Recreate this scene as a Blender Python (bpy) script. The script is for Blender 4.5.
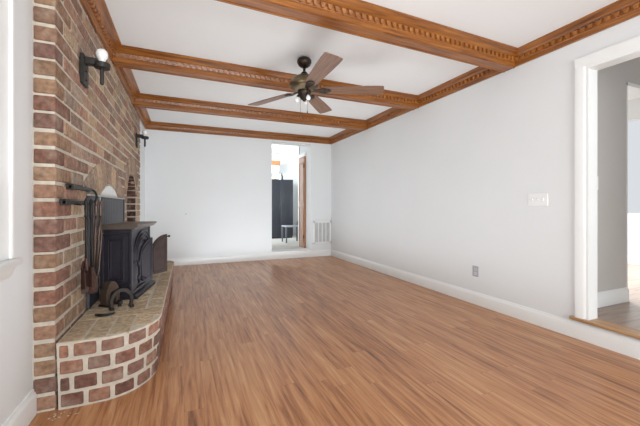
import bpy, bmesh, math, random
from mathutils import Vector, Matrix
random.seed(7)
for o in list(bpy.data.objects): bpy.data.objects.remove(o)
SC = bpy.context.scene
COL = SC.collection
PI = math.pi

# ------------------------------------------------------------------ camera
CAM_Z = 1.02
cam_d = bpy.data.cameras.new('camera'); cam = bpy.data.objects.new('camera', cam_d); COL.objects.link(cam)
cam_d.sensor_fit = 'HORIZONTAL'; cam_d.sensor_width = 36.0
cam_d.lens = 36.0 * 323.0 / 640.0
cam_d.shift_y = -7.0 / 640.0
cam_d.clip_start = 0.02
cam.location = (0, 0, CAM_Z)
cam.rotation_euler = (PI / 2, 0, -math.radians(22.834))
SC.camera = cam

# ------------------------------------------------------------------ world and light
w = bpy.data.worlds.new('world'); SC.world = w; w.use_nodes = True
bg = w.node_tree.nodes['Background']
bg.inputs[0].default_value = (0.92, 0.96, 1.0, 1); bg.inputs[1].default_value = 0.5

def area(name, loc, aim, sx, sy, power, color=(1, 1, 1), spread=180):
    d = bpy.data.lights.new(name, 'AREA'); d.shape = 'RECTANGLE'; d.size = sx; d.size_y = sy
    d.energy = power; d.color = color; d.spread = math.radians(spread)
    o = bpy.data.objects.new(name, d); COL.objects.link(o); o.location = loc
    o.rotation_euler = (Vector(aim) - Vector(loc)).to_track_quat('-Z', 'Y').to_euler()
    return o
# daylight through the window on the left, the wide window behind the camera, and the next rooms' windows, plus an added fill lamp
DAY = (.87, .95, 1)
area('window_daylight_left', (-0.60, 0.95, 1.45), (1.0, 1.5, 2.3), 1.3, 1.1, 9, DAY)
area('window_daylight_behind', (1.0, -3.5, 1.25), (1.3, 5.0, 3.6), 3.0, 1.9, 95, DAY, 150)
area('added_fill_light', (1.15, 3.6, .05), (1.15, 3.6, 2.4), 2.0, 4.6, 29, (.85, .94, 1))  # added fill facing up from the floor, stands in for bounce; no fixture there
area('side_room_daylight', (4.9, 2.9, 2.5), (4.6, 2.6, .16), .6, .6, 85, DAY, 160)
area('entry_daylight', (4.6, -1.2, 1.5), (3.6, 1.6, 1.3), 1.2, 1.2, 3, DAY)
area('kitchen_daylight', (0.5, 7.0, 1.5), (2.3, 9.3, 1.6), 1.4, 1.6, 72, DAY, 110)

SC.view_settings.view_transform = 'Standard'
SC.view_settings.look = 'None'
SC.view_settings.exposure = 0.62
SC.view_settings.gamma = 1.0
SC.view_settings.use_curve_mapping = False

# ------------------------------------------------------------------ helpers
def lin(r, g, b):
    f = lambda v: (v / 255 / 12.92) if v / 255 <= .04045 else ((v / 255 + .055) / 1.055) ** 2.4
    return (f(r), f(g), f(b), 1.0)

def nmat(name):
    m = bpy.data.materials.new(name); m.use_nodes = True
    nt = m.node_tree; b = nt.nodes['Principled BSDF']
    return m, nt, b

def N(nt, typ, **kw):
    n = nt.nodes.new(typ)
    for k, v in kw.items():
        if k.startswith('i_'): n.inputs[int(k[2:])].default_value = v
        else: setattr(n, k, v)
    return n

def L(nt, a, ao, b, bi): nt.links.new(a.outputs[ao], b.inputs[bi])

def ramp(nt, stops):
    r = N(nt, 'ShaderNodeValToRGB')
    e = r.color_ramp.elements
    while len(e) < len(stops): e.new(.5)
    for i, (p, c) in enumerate(stops): e[i].position = p; e[i].color = c
    return r

def plain(name, rgb, rough=.5, metal=0., var=.06, scale=12., bump=0., coat=0.):
    """one paint or metal, with a slight procedural variation"""
    m, nt, b = nmat(name)
    tc = N(nt, 'ShaderNodeTexCoord'); no = N(nt, 'ShaderNodeTexNoise'); no.inputs['Scale'].default_value = scale
    no.inputs['Detail'].default_value = 3
    c = lin(*rgb)
    r = ramp(nt, [(.3, tuple(x * (1 - var) for x in c[:3]) + (1,)), (.7, tuple(min(1, x * (1 + var)) for x in c[:3]) + (1,))])
    L(nt, tc, 'Object', no, 'Vector'); L(nt, no, 0, r, 0); L(nt, r, 0, b, 'Base Color')
    b.inputs['Roughness'].default_value = rough; b.inputs['Metallic'].default_value = metal
    b.inputs['Coat Weight'].default_value = coat
    if bump:
        bp = N(nt, 'ShaderNodeBump'); bp.inputs['Strength'].default_value = bump; bp.inputs['Distance'].default_value = .002
        L(nt, no, 0, bp, 'Height'); L(nt, bp, 0, b, 'Normal')
    return m

def wood(name, dark, mid, light, axis=0, rough=.35, stretch=(3, 45), coat=.15):
    m, nt, b = nmat(name)
    tc = N(nt, 'ShaderNodeTexCoord'); mp = N(nt, 'ShaderNodeMapping')
    sc = [stretch[1]] * 3; sc[axis] = stretch[0]
    mp.inputs['Scale'].default_value = sc
    no = N(nt, 'ShaderNodeTexNoise'); no.inputs['Scale'].default_value = 1; no.inputs['Detail'].default_value = 5; no.inputs['Roughness'].default_value = .6
    no.inputs['Distortion'].default_value = .4
    r = ramp(nt, [(.25, lin(*dark)), (.5, lin(*mid)), (.75, lin(*light))])
    L(nt, tc, 'Object', mp, 0); L(nt, mp, 0, no, 'Vector'); L(nt, no, 0, r, 0); L(nt, r, 0, b, 'Base Color')
    b.inputs['Roughness'].default_value = rough; b.inputs['Coat Weight'].default_value = coat; b.inputs['Coat Roughness'].default_value = .25
    bp = N(nt, 'ShaderNodeBump'); bp.inputs['Strength'].default_value = .15; bp.inputs['Distance'].default_value = .002
    L(nt, no, 0, bp, 'Height'); L(nt, bp, 0, b, 'Normal')
    return m

def plank_floor(name, stops, width, length, rough, axis_y=True, groove=.55, grain=1.0):
    m, nt, b = nmat(name)
    tc = N(nt, 'ShaderNodeTexCoord'); sp = N(nt, 'ShaderNodeSeparateXYZ'); L(nt, tc, 'Object', sp, 0)
    ax, ay = (0, 1) if axis_y else (1, 0)
    def M(op, a, bb=None, va=None, vb=None):
        n = N(nt, 'ShaderNodeMath', operation=op)
        if a is not None: nt.links.new(a, n.inputs[0])
        elif va is not None: n.inputs[0].default_value = va
        if bb is not None: nt.links.new(bb, n.inputs[1])
        elif vb is not None: n.inputs[1].default_value = vb
        return n.outputs[0]
    u = M('DIVIDE', sp.outputs[ax], vb=width); iu = M('FLOOR', u); fu = M('FRACT', u)
    wn1 = N(nt, 'ShaderNodeTexWhiteNoise', noise_dimensions='1D'); nt.links.new(iu, wn1.inputs['W'])
    v0 = M('DIVIDE', sp.outputs[ay], vb=length); v = M('ADD', v0, wn1.outputs['Value']); iv = M('FLOOR', v); fv = M('FRACT', v)
    cb = N(nt, 'ShaderNodeCombineXYZ'); nt.links.new(iu, cb.inputs[0]); nt.links.new(iv, cb.inputs[1])
    wn2 = N(nt, 'ShaderNodeTexWhiteNoise', noise_dimensions='2D'); L(nt, cb, 0, wn2, 'Vector')
    # grain, stretched along the board and shifted board by board
    gx = M('MULTIPLY', sp.outputs[ax], vb=42.0 * grain); gy = M('MULTIPLY', sp.outputs[ay], vb=2.2 * grain); gz = M('MULTIPLY', wn2.outputs['Value'], vb=37.0)
    gv = N(nt, 'ShaderNodeCombineXYZ'); nt.links.new(gx, gv.inputs[0]); nt.links.new(gy, gv.inputs[1]); nt.links.new(gz, gv.inputs[2])
    no = N(nt, 'ShaderNodeTexNoise'); no.inputs['Scale'].default_value = 1; no.inputs['Detail'].default_value = 4; no.inputs['Roughness'].default_value = .62; no.inputs['Distortion'].default_value = .5
    L(nt, gv, 0, no, 'Vector')
    t1 = M('MULTIPLY', wn2.outputs['Value'], vb=.14); t2 = M('MULTIPLY', no.outputs[0], vb=1.05); t = M('ADD', t1, t2); t = M('SUBTRACT', t, vb=.09)
    r = ramp(nt, stops); nt.links.new(t, r.inputs[0])
    # joints between boards
    e1 = M('LESS_THAN', fu, vb=.022); e2 = M('LESS_THAN', fv, vb=.0025); e = M('MAXIMUM', e1, e2); e = M('MULTIPLY', e, vb=groove)
    mx = N(nt, 'ShaderNodeMix', data_type='RGBA'); nt.links.new(e, mx.inputs[0]); nt.links.new(r.outputs[0], mx.inputs[6])
    mx.inputs[7].default_value = stops[0][1]
    nt.links.new(mx.outputs[2], b.inputs['Base Color'])
    b.inputs['Roughness'].default_value = rough
    inv = M('SUBTRACT', None, e, va=1.0)
    bp = N(nt, 'ShaderNodeBump'); bp.inputs['Strength'].default_value = .25; bp.inputs['Distance'].default_value = .001
    nt.links.new(inv, bp.inputs['Height']); L(nt, bp, 0, b, 'Normal')
    return m

def brick_mat(name, rough=.85):
    """fired clay; the colour of each brick is its own (face attribute), blotched by noise"""
    m, nt, b = nmat(name)
    at = N(nt, 'ShaderNodeAttribute'); at.attribute_name = 'clay'
    tc = N(nt, 'ShaderNodeTexCoord'); no = N(nt, 'ShaderNodeTexNoise'); no.inputs['Scale'].default_value = 38; no.inputs['Detail'].default_value = 6
    n2 = N(nt, 'ShaderNodeTexNoise'); n2.inputs['Scale'].default_value = 14; n2.inputs['Detail'].default_value = 5
    L(nt, tc, 'Object', no, 'Vector'); L(nt, tc, 'Object', n2, 'Vector')
    r = ramp(nt, [(.3, (.62, .60, .58, 1)), (.72, (1.25, 1.22, 1.18, 1))]); L(nt, no, 0, r, 0)
    mx = N(nt, 'ShaderNodeMix', data_type='RGBA', blend_type='MULTIPLY'); mx.inputs[0].default_value = 1
    L(nt, at, 0, mx, 6); L(nt, r, 0, mx, 7)
    r2 = ramp(nt, [(.52, (0, 0, 0, 1)), (.76, (.5, .5, .5, 1))]); L(nt, n2, 0, r2, 0)
    m2 = N(nt, 'ShaderNodeMix', data_type='RGBA'); L(nt, r2, 0, m2, 0); nt.links.new(mx.outputs[2], m2.inputs[6]); m2.inputs[7].default_value = lin(176, 160, 142)
    nt.links.new(m2.outputs[2], b.inputs['Base Color'])
    b.inputs['Roughness'].default_value = rough; b.inputs['Specular IOR Level'].default_value = .25
    bp = N(nt, 'ShaderNodeBump'); bp.inputs['Strength'].default_value = .5; bp.inputs['Distance'].default_value = .004
    L(nt, no, 0, bp, 'Height'); L(nt, bp, 0, b, 'Normal')
    return m

# -- mesh builders (each returns nothing, adds to a bmesh)
def box(bm, x0, y0, z0, x1, y1, z1, bev=0., seg=1, M4=None):
    r = bmesh.ops.create_cube(bm, size=1)
    vs = r['verts']
    for v in vs:
        v.co = Vector((x0 if v.co.x < 0 else x1, y0 if v.co.y < 0 else y1, z0 if v.co.z < 0 else z1))
    if bev:
        es = list({e for v in vs for e in v.link_edges})
        rb = bmesh.ops.bevel(bm, geom=es, offset=bev, segments=seg, affect='EDGES', profile=.5)
        vs = rb['verts']
    if M4 is not None:
        for v in set(vs): v.co = M4 @ v.co
    return list(set(vs))

def ring_pts(c, r, n, ax, ay, ph=0):
    return [c + ax * (r * math.cos(ph + 2 * PI * i / n)) + ay * (r * math.sin(ph + 2 * PI * i / n)) for i in range(n)]

def tube(bm, pts, r, n=8, caps=True):
    pts = [Vector(p) for p in pts]
    rs = r if isinstance(r, (list, tuple)) else [r] * len(pts)
    prev = None; ref = None
    for i, p in enumerate(pts):
        t = (pts[min(i + 1, len(pts) - 1)] - pts[max(i - 1, 0)]).normalized()
        if ref is None:
            ref = Vector((0, 0, 1)) if abs(t.z) < .9 else Vector((1, 0, 0))
        ax = (ref - t * ref.dot(t)).normalized(); ay = t.cross(ax); ref = ax
        ring = [bm.verts.new(q) for q in ring_pts(p, rs[i], n, ax, ay)]
        if prev:
            for k in range(n):
                f = bm.faces.new((prev[k], prev[(k + 1) % n], ring[(k + 1) % n], ring[k])); f.smooth = True
        elif caps: bm.faces.new(list(reversed(ring)))
        prev = ring
    if caps: bm.faces.new(prev)

def lathe(bm, prof, c=(0, 0, 0), n=24, M4=None):
    """prof: (radius, z) from bottom to top"""
    c = Vector(c); prev = None
    for (r, z) in prof:
        if r < 1e-6: ring = [bm.verts.new(c + Vector((0, 0, z)))]
        else: ring = [bm.verts.new(c + Vector((r * math.cos(2 * PI * k / n), r * math.sin(2 * PI * k / n), z))) for k in range(n)]
        if M4 is not None:
            for v in ring: v.co = M4 @ v.co
        if prev:
            for k in range(n):
                a = prev[k % len(prev)]; b2 = prev[(k + 1) % len(prev)]; d = ring[k % len(ring)]; e = ring[(k + 1) % len(ring)]
                q = []
                for v in (a, b2, e, d):
                    if v not in q: q.append(v)
                if len(q) >= 3:
                    f = bm.faces.new(q); f.smooth = True
        elif len(ring) > 2: bm.faces.new(list(reversed(ring)))
        prev = ring
    if len(prev) > 2: bm.faces.new(prev)

def prism(bm, pts, d):
    """closed polygon of 3D points, extruded by the vector d"""
    d = Vector(d)
    a = [bm.verts.new(Vector(p)) for p in pts]; b = [bm.verts.new(Vector(p) + d) for p in pts]
    n = len(a)
    fs = [bm.faces.new(a), bm.faces.new(list(reversed(b)))]
    for i in range(n): fs.append(bm.faces.new((a[i], b[i], b[(i + 1) % n], a[(i + 1) % n])))
    return a + b, fs

def sweep(bm, prof, p0, p1, out, up=Vector((0, 0, 1))):
    """profile (o, z) in the plane (out, up), swept from p0 to p1, ends capped"""
    p0, p1, out = Vector(p0), Vector(p1), Vector(out)
    prism(bm, [p0 + out * o + up * z for o, z in prof], p1 - p0)

def link(name, bm, mats, parent=None, smooth=None, bev=0, loc=None):
    bmesh.ops.recalc_face_normals(bm, faces=bm.faces[:])
    me = bpy.data.meshes.new(name); bm.to_mesh(me); bm.free()
    for m in (mats if isinstance(mats, (list, tuple)) else [mats]): me.materials.append(m)
    o = bpy.data.objects.new(name, me); COL.objects.link(o)
    if smooth:
        for p in me.polygons: p.use_smooth = True
        me.set_sharp_from_angle(angle=math.radians(smooth))
    if bev:
        md = o.modifiers.new('bevel', 'BEVEL'); md.width = bev; md.segments = 2; md.limit_method = 'ANGLE'; md.angle_limit = math.radians(40)
    if parent: o.parent = parent
    if loc: o.location = loc
    return o

def struct(name, bm, mats, **k):
    o = link(name, bm, mats, **k); o['kind'] = 'structure'; return o

def tag(o, label, cat, group=None):
    o['label'] = label; o['category'] = cat
    if group: o['group'] = group
    return o

def thing(name, label, cat, loc=(0, 0, 0), rz=0, group=None):
    o = bpy.data.objects.new(name, None); o.empty_display_size = .1; COL.objects.link(o)
    o.location = loc; o.rotation_euler = (0, 0, rz)
    return tag(o, label, cat, group)

def copy_tree(o, parent=None):
    c = o.copy(); COL.objects.link(c)
    if parent: c.parent = parent
    for ch in [x for x in bpy.data.objects if x.parent == o]: copy_tree(ch, c)
    return c

B = bmesh.new

# ------------------------------------------------------------------ materials
M_wall = plain('white_wall_paint', (227, 228, 228), .55, var=.012, scale=1.5)
M_ceil = plain('ceiling_paint', (236, 236, 235), .7, var=.012, scale=1.5)
M_trim = plain('white_gloss_trim', (238, 238, 236), .28, var=.01, scale=3)
M_grey = plain('greige_wall_paint', (196, 192, 187), .6, var=.012, scale=1.5)
M_crown_x = wood('stained_pine_x', (84, 45, 14), (142, 84, 31), (178, 116, 48), 0, .35)
M_crown_y = wood('stained_pine_y', (84, 45, 14), (142, 84, 31), (178, 116, 48), 1, .35)
M_dent = wood('carved_pine', (98, 55, 20), (150, 91, 38), (184, 122, 56), 0, .4, (25, 25))
M_floor = plank_floor('cherry_laminate', [(.20, lin(94, 56, 37)), (.36, lin(150, 98, 64)), (.50, lin(178, 123, 82)), (.64, lin(192, 141, 98)), (.82, lin(206, 162, 120))], .098, 1.22, .33, groove=.3)
M_oak = wood('oak_threshold', (140, 100, 62), (176, 134, 92), (200, 160, 116), 1, .4)
M_mortar = plain('lime_mortar', (192, 181, 166), .95, var=.12, scale=30, bump=.6)
M_brick = brick_mat('old_brick')
M_iron = plain('black_cast_iron', (44, 40, 49), .42, .35, var=.15, scale=30, bump=.12)
M_wrought = plain('wrought_iron', (42, 38, 36), .5, .5, var=.2, scale=40, bump=.2)
M_bulb = plain('frosted_glass', (245, 245, 242), .25, var=.005)

# ------------------------------------------------------------------ dimensions
XL, XR, YB, YF, ZC = -.684, 2.80, 6.05, -3.6, 2.41
XBR = -.59                                       # brick face
BK0, BK1 = 2.0, 5.35                              # brick wall along Y
COURSE = .0873

# ------------------------------------------------------------------ floor, ceiling, walls
bm = B(); box(bm, XL - .3, YF - .1, -.06, XR + .11, YB + .02, 0); struct('floor', bm, M_floor)
bm = B(); box(bm, XL - .3, YF - .1, ZC, XR + .108, YB + .288, ZC + .1); struct('ceiling', bm, M_ceil)
# left wall with window_1 opening Y .22..1.70, z .82..2.02
WY0, WY1, WZ0, WZ1 = .22, 1.655, .80, 2.02
bm = B()
box(bm, XL - .14, YF, 0, XL, WY0, ZC); box(bm, XL - .14, WY1, 0, XL, BK0 + .02, ZC)
box(bm, XL - .14, WY0, 0, XL, WY1, WZ0); box(bm, XL - .14, WY0, WZ1, XL, WY1, ZC)
box(bm, XL - .14, BK1, 0, XBR - .008, YB, ZC)      # plastered return past the brick
struct('wall_left', bm, M_wall)
# right wall with cased opening
DY0, DY1, DZ1 = .42, 1.466, 2.069
STEP = .16
XRO = 2.908
bm = B()
box(bm, XR, YF, 0, XRO, DY0, ZC); box(bm, XR, DY1, 0, XRO, YB + .288, ZC); box(bm, XR, DY0, DZ1, XRO, DY1, ZC); box(bm, XR, DY0, 0, XRO, DY1, STEP - .02)
struct('wall_right', bm, M_wall)
# back wall with full-height opening
OX0, OX1, YBO = 1.547, 2.351, 6.338
KS = .14
bm = B()
box(bm, XL - .14, YB, 0, OX0, YBO, ZC); box(bm, OX1, YB, 0, XR, YBO, ZC); box(bm, OX0, YB, 2.26, OX1, YBO, ZC); box(bm, OX0, YB, 0, OX1, YBO, KS - .015)
struct('wall_back', bm, M_wall)
# front wall behind the camera: wide window opening
bm = B()
box(bm, XL - .14, YF - .12, 0, -.5, YF, ZC); box(bm, 2.65, YF - .12, 0, XRO, YF, ZC); box(bm, -.5, YF - .12, 2.25, 2.65, YF, ZC); box(bm, -.5, YF - .12, 0, 2.65, YF, .25)
struct('wall_front', bm, M_wall)

# baseboards
BBP = [(0, 0), (.018, 0), (.018, .095), (.014, .108), (.009, .114), (.008, .125), (0, .125)]
bm = B(); sweep(bm, BBP, (XL, YF, 0), (XL, BK0, 0), (1, 0, 0)); struct('baseboard_left', bm, M_trim, smooth=50)
bm = B(); sweep(bm, BBP, (XR, YF, 0), (XR, YB, 0), (-1, 0, 0)); struct('baseboard_right', bm, M_trim, smooth=50)
bm = B(); sweep(bm, BBP, (XBR, YB, 0), (XR - .018, YB, 0), (0, -1, 0)); struct('baseboard_back', bm, M_trim, smooth=50)
# sill board of the back opening
bm = B(); box(bm, OX0 - .01, YB - .02, KS - .016, OX1 + .01, YBO, KS, .003); struct('trim_1', bm, M_trim)

# door casing of the right opening
bm = B()
cas = [(0, 0), (.07, 0), (.07, .02), (.062, .022), (.018, .016), (.006, .013), (0, .008)]   # (across, proud)
X0 = XR
def casing_piece(bm, pts): prism(bm, pts[0], pts[1])
prism(bm, [(X0 - p, DY1 + a, STEP - .015) for a, p in cas], (0, 0, DZ1 + .006 - STEP + .015))
prism(bm, [(X0 - p, DY0 - a, STEP - .015) for a, p in cas], (0, 0, DZ1 - STEP + .015))
prism(bm, [(X0 - p, DY0 - .07, DZ1 + a * 1.15) for a, p in cas], (0, DY1 - DY0 + .14, 0))
box(bm, XR - .0085, DY1 - .016, STEP, XRO, DY1 + .006, DZ1 + .006); box(bm, XR - .0085, DY0 - .006, STEP, XRO, DY0 + .016, DZ1 + .006); box(bm, XR - .0085, DY0 + .0155, DZ1 - .016, XRO, DY1 - .0155, DZ1 + .006)
struct('trim_2', bm, M_trim, smooth=40)
# oak nosing at the doorway step
bm = B(); box(bm, XR - .035, DY0 - .1, STEP - .02, XRO, DY1 + .105, STEP + .004, .007, 2); struct('trim_3', bm, M_oak)

# window_1 in the left wall: casing, sill, apron, sash, glass
bm = B()
for y0, y1 in ((WY0 - .1, WY0 + .005), (WY1 - .005, WY1 + .096)):
    s = 1 if y0 > 1 else -1
    box(bm, XL, y0, WZ0 - .0, XL + .018, y1, WZ1 + .1, .003)
    yo = y1 if s > 0 else y0
    box(bm, XL, min(yo, yo - s * .022), WZ0, XL + .028, max(yo, yo - s * .022), WZ1 + .1, .004)
    yi = y0 if s > 0 else y1
    box(bm, XL - .1, min(yi, yi + s * .02), WZ0, XL + .01, max(yi, yi + s * .02), WZ1, .002)
box(bm, XL, WY0 - .102, WZ1 + .002, XL + .0195, WY1 + .098, WZ1 + .102, .003)
box(bm, XL - .1, WY0 + .016, WZ1 - .018, XL + .0085, WY1 - .021, WZ1 + .001, .002)
box(bm, XL - .12, WY0 - .125, WZ0 - .028, XL + .050, WY1 + .115, WZ0, .006, 2)
prism(bm, [(XL, WY0 - .1, WZ0 - .028), (XL + .034, WY0 - .1, WZ0 - .028), (XL + .030, WY0 - .1, WZ0 - .042), (XL + .018, WY0 - .1, WZ0 - .070), (XL + .010, WY0 - .1, WZ0 - .080), (XL, WY0 - .1, WZ0 - .082)], (0, WY1 - WY0 + .196, 0))
fw = struct('window_1', bm, M_trim, smooth=40)
bm = B()
for y0, y1 in ((WY0, WY0 + .05), (WY1 - .05, WY1), ((WY0 + WY1) / 2 - .025, (WY0 + WY1) / 2 + .025)): box(bm, XL - .1, y0, WZ0, XL - .055, y1, WZ1, .004)
for z0, z1 in ((WZ0, WZ0 + .06), (WZ1 - .05, WZ1), (1.40, 1.45)): box(bm, XL - .098, WY0 + .001, z0, XL - .0575, WY1 - .001, z1, .004)
link('window_sash', bm, M_trim, fw)
mg, nt, b = nmat('window_glass')
tr = N(nt, 'ShaderNodeBsdfTransparent'); gl = N(nt, 'ShaderNodeBsdfGlossy'); gl.inputs['Roughness'].default_value = .02
mxs = N(nt, 'ShaderNodeMixShader'); mxs.inputs[0].default_value = .06; L(nt, tr, 0, mxs, 1); L(nt, gl, 0, mxs, 2)
L(nt, mxs, 0, nt.nodes['Material Output'], 0)
bm = B(); box(bm, XL - .08, WY0 + .02, WZ0 + .02, XL - .076, WY1 - .02, WZ1 - .02); link('window_pane', bm, mg, fw)

# ------------------------------------------------------------------ crown mouldings and ceiling beams
# profile (out, z below ceiling...) z measured from the moulding's foot (0) to the ceiling (.11)
CH = .118
ZB = ZC - CH                                     # underside of beams, foot of the crowns
CRP = [(0, 0), (.013, 0), (.016, .004), (.016, .034), (.021, .038), (.022, .041), (.028, .070), (.036, .073), (.040, .078), (.049, .088), (.062, .096), (.078, .101), (.086, .103), (.088, .106), (.096, .108), (.096, CH), (0, CH)]
def dentils(bm, p0, p1, out, pitch=.052):
    """row of small carved hook-shaped blocks along the moulding"""
    p0, p1, out = Vector(p0), Vector(p1), Vector(out)
    d = p1 - p0; n = int(d.length / pitch); d.normalize()
    up = Vector((0, 0, 1))
    a = out * .022 + up * .0415; bq = out * .028 + up * .0705      # foot and head of the band
    nrm = (out * .029 - up * .006).normalized()
    for k in range(n):
        s = p0 + d * ((k + .5) * pitch)
        q = [s + a - d * .006, s + a + d * .010, s + a.lerp(bq, .45) + d * .016, s + bq + d * .016, s + bq - d * .017, s + a.lerp(bq, .6) - d * .012]
        prism(bm, [v - nrm * .006 for v in q], nrm * .024)

def crown(name, p0, p1, out, mat, root=None):
    bm = B(); sweep(bm, CRP, p0, p1, out)
    o = struct(name, bm, mat, smooth=35) if root is None else link(name, bm, mat, root, smooth=35)
    bm = B(); dentils(bm, p0, p1, out)
    link('dentil_strip', bm, M_dent, o)
    return o

crown('trim_4', (XR, YF, ZB), (XR, YB, ZB), (-1, 0, 0), M_crown_y)
crown('trim_5', (XBR, BK0, ZB), (XBR, YB, ZB), (1, 0, 0), M_crown_y)
crown('trim_6', (XBR, YB, ZB), (XR, YB, ZB), (0, -1, 0), M_crown_x)
BEAMS = [(2.04, 2.146, 'brown wooden ceiling beam with carved dentil moulding, nearest and largest, in front of the fan'),
         (3.355, 3.461, 'brown wooden ceiling beam with carved dentil moulding, directly behind the ceiling fan'),
         (4.62, 4.726, 'brown wooden ceiling beam with carved dentil moulding, farthest one, before the back wall crown')]
for y0, y1, lab in BEAMS:
    skew = .025 if y0 < 3 else (.010 if y0 < 4 else 0)                   # the nearer beams run slightly out of square
    r = thing('ceiling_beam', lab, 'beam', (XBR, (y0 + y1) / 2 - skew * (XR - XBR), ZB), math.atan(skew), 'wooden beams across the ceiling')
    h = (y1 - y0) / 2; ln = XR - XBR
    bm = B(); box(bm, .0, -h, .0, ln, h, CH); box(bm, 0, -h - .003, -.006, ln, -h + .012, .004, .002); box(bm, 0, h - .012, -.006, ln, h + .003, .004, .002)
    link('beam_core', bm, M_crown_x, r)
    crown('crown_moulding', (0, -h, 0), (ln, -h, 0), (0, -1, 0), M_crown_x, r)
    crown('crown_moulding', (0, h, 0), (ln, h, 0), (0, 1, 0), M_crown_x, r)

# ------------------------------------------------------------------ brick wall
CLAY = [(157, 123, 105), (146, 114, 99), (166, 137, 115), (173, 148, 123), (160, 136, 119), (150, 131, 117), (169, 146, 124), (153, 119, 103), (178, 155, 129), (144, 122, 109)]
NICHE_SHADE = [(92, 64, 57), (100, 72, 62), (84, 61, 56), (106, 78, 67)]  # niche lining bricks: the recess's shade is put into their darker colour
def clay_of(near=False, pal=CLAY):
    c = random.choice([(130, 94, 80), (122, 92, 82), (140, 108, 90), (134, 100, 86), (146, 116, 94)]) if near else random.choice(pal)
    k = random.uniform(.9, 1.1)
    return lin(*[min(255, v * k) for v in c])

class BrickMesh:
    def __init__(self): self.bm = B(); self.lay = self.bm.loops.layers.float_color.new('clay')
    def paint(self, vs, c, mat=0):
        for f in {f for v in vs for f in v.link_faces}:
            f.material_index = mat
            for l in f.loops: l[self.lay] = c
    def brick(self, x0, y0, z0, x1, y1, z1, c, bev=.005, jit=.0035):
        vs = box(self.bm, x0, y0, z0, x1, y1, z1, bev)
        j = [random.uniform(-jit, jit) for _ in range(6)]
        cx, cy, cz = (x0 + x1) / 2, (y0 + y1) / 2, (z0 + z1) / 2
        for v in vs:
            v.co.x += j[0] if v.co.x > cx else 0
            v.co.y += j[1] if v.co.y > cy else j[2]
            v.co.z += (j[3] if v.co.z > cz else j[4]) + (v.co.y - cy) * j[5] * 3
        self.paint(vs, c)
    def poly(self, pts, d, c, bev=.004):
        vs, fs = prism(self.bm, pts, d)
        bmesh.ops.recalc_face_normals(self.bm, faces=fs)
        es = list({e for f in fs for e in f.edges})
        r = bmesh.ops.bevel(self.bm, geom=es, offset=bev, segments=1, affect='EDGES')
        self.paint(list({v for f in r['faces'] for v in f.verts} | set(v for v in vs if v.is_valid)), c)

# openings in the brick face, as outlines in (Y, z)
FC, FR = (3.29, .493), .71                       # fireplace arch
FHW = .52
EC, ER = (3.22, .005), 1.38                      # crown line of its soldier bricks
NC, NHW, NS, NZ0 = 4.60, .40, 1.17, .80           # niche: centre, half width, spring, foot
NRISE = .26
def fire_top(y):
    d = abs(y - FC[0])
    return FC[1] + math.sqrt(FR * FR - d * d) if d < FHW else 0
def niche_top(y):
    d = abs(y - NC)
    return NS + NRISE * math.sqrt(1 - (d / NHW) ** 2) if d < NHW else 0
def fire_outline(n=16):
    pts = [(FC[0] - FHW, 0.0)]
    for k in range(n + 1): y = FC[0] - FHW * .9999 + 2 * FHW * .9999 * k / n; pts.append((y, fire_top(y)))
    pts.append((FC[0] + FHW, 0.0)); return pts
def niche_outline(n=16):
    pts = [(NC - NHW, NZ0)]
    for k in range(n + 1):
        a = PI - PI * k / n; pts.append((NC + NHW * math.cos(a), NS + NRISE * math.sin(a)))
    pts.append((NC + NHW, NZ0)); return pts

def wall_slab(bm, outer, holes, x0, x1):
    """flat slab with holes; outer, holes in (Y, z)"""
    loops = []
    edges = []
    for lp in [outer] + holes:
        vs = [bm.verts.new((x1, y, z)) for y, z in lp]
        edges += [bm.edges.new((vs[i], vs[(i + 1) % len(vs)])) for i in range(len(vs))]
    r = bmesh.ops.triangle_fill(bm, edges=edges, use_beauty=True)
    fs = [g for g in r['geom'] if isinstance(g, bmesh.types.BMFace)]
    ex = bmesh.ops.extrude_face_region(bm, geom=fs)
    for v in [g for g in ex['geom'] if isinstance(g, bmesh.types.BMVert)]: v.co.x = x0
    return fs

bw = BrickMesh()
MF = XBR - .006                                   # mortar face
fo = fire_outline()
outer = [(BK0 + .006, 0)] + fo + [(BK1, 0), (BK1, ZC), (BK0 + .006, ZC)]
wall_slab(bw.bm, outer, [niche_outline()], XL - .2, MF)
for f in bw.bm.faces: f.material_index = 1
J = .008                                          # half joint
ncourse = int(ZC / COURSE) + 1
BL = .2355
for i in range(ncourse):
    z0 = i * COURSE + J; z1 = min((i + 1) * COURSE - J, ZC)
    if z1 - z0 < .015: continue
    zm = (z0 + z1) / 2
    cuts = []
    y = BK0
    first = .125 if i % 2 == 0 else .2425
    spans = [(BK0, BK0 + first)]
    y = BK0 + first
    while y < BK1 - .01:
        spans.append((y, min(y + BL, BK1))); y += BL
    for n_, (a, bq) in enumerate(spans):
        pieces = [(a, bq)]
        # openings at this course
        for top, c, hw, zlo in ((fire_top, FC[0], FHW, 0), (niche_top, NC, NHW, NZ0)):
            if zm < zlo: continue
            # half width of the opening at this height
            h = 0
            for k in range(80):
                d = hw * (1 - k / 80)
                if top(c + d * .9999) >= zm: h = d; break
            if h <= 0: continue
            new = []
            for (p, q) in pieces:
                if q <= c - h or p >= c + h: new.append((p, q)); continue
                if p < c - h: new.append((p, c - h))
                if q > c + h: new.append((c + h, q))
            pieces = new
        for (p, q) in pieces:
            if q - p < .03: continue
            # bricks wholly inside the soldier arch area are left out
            ym = (p + q) / 2
            de = math.hypot(ym - EC[0], zm - EC[1])
            if de < ER - .05 and abs(ym - EC[0]) < .74 and zm > .98: continue
            corner = n_ == 0
            x0 = XL + .004 if corner else XBR - .06
            yy0 = p if corner else p + J
            bw.brick(x0, yy0, z0, XBR, q - J if q < BK1 else q, z1, clay_of(corner))
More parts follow.
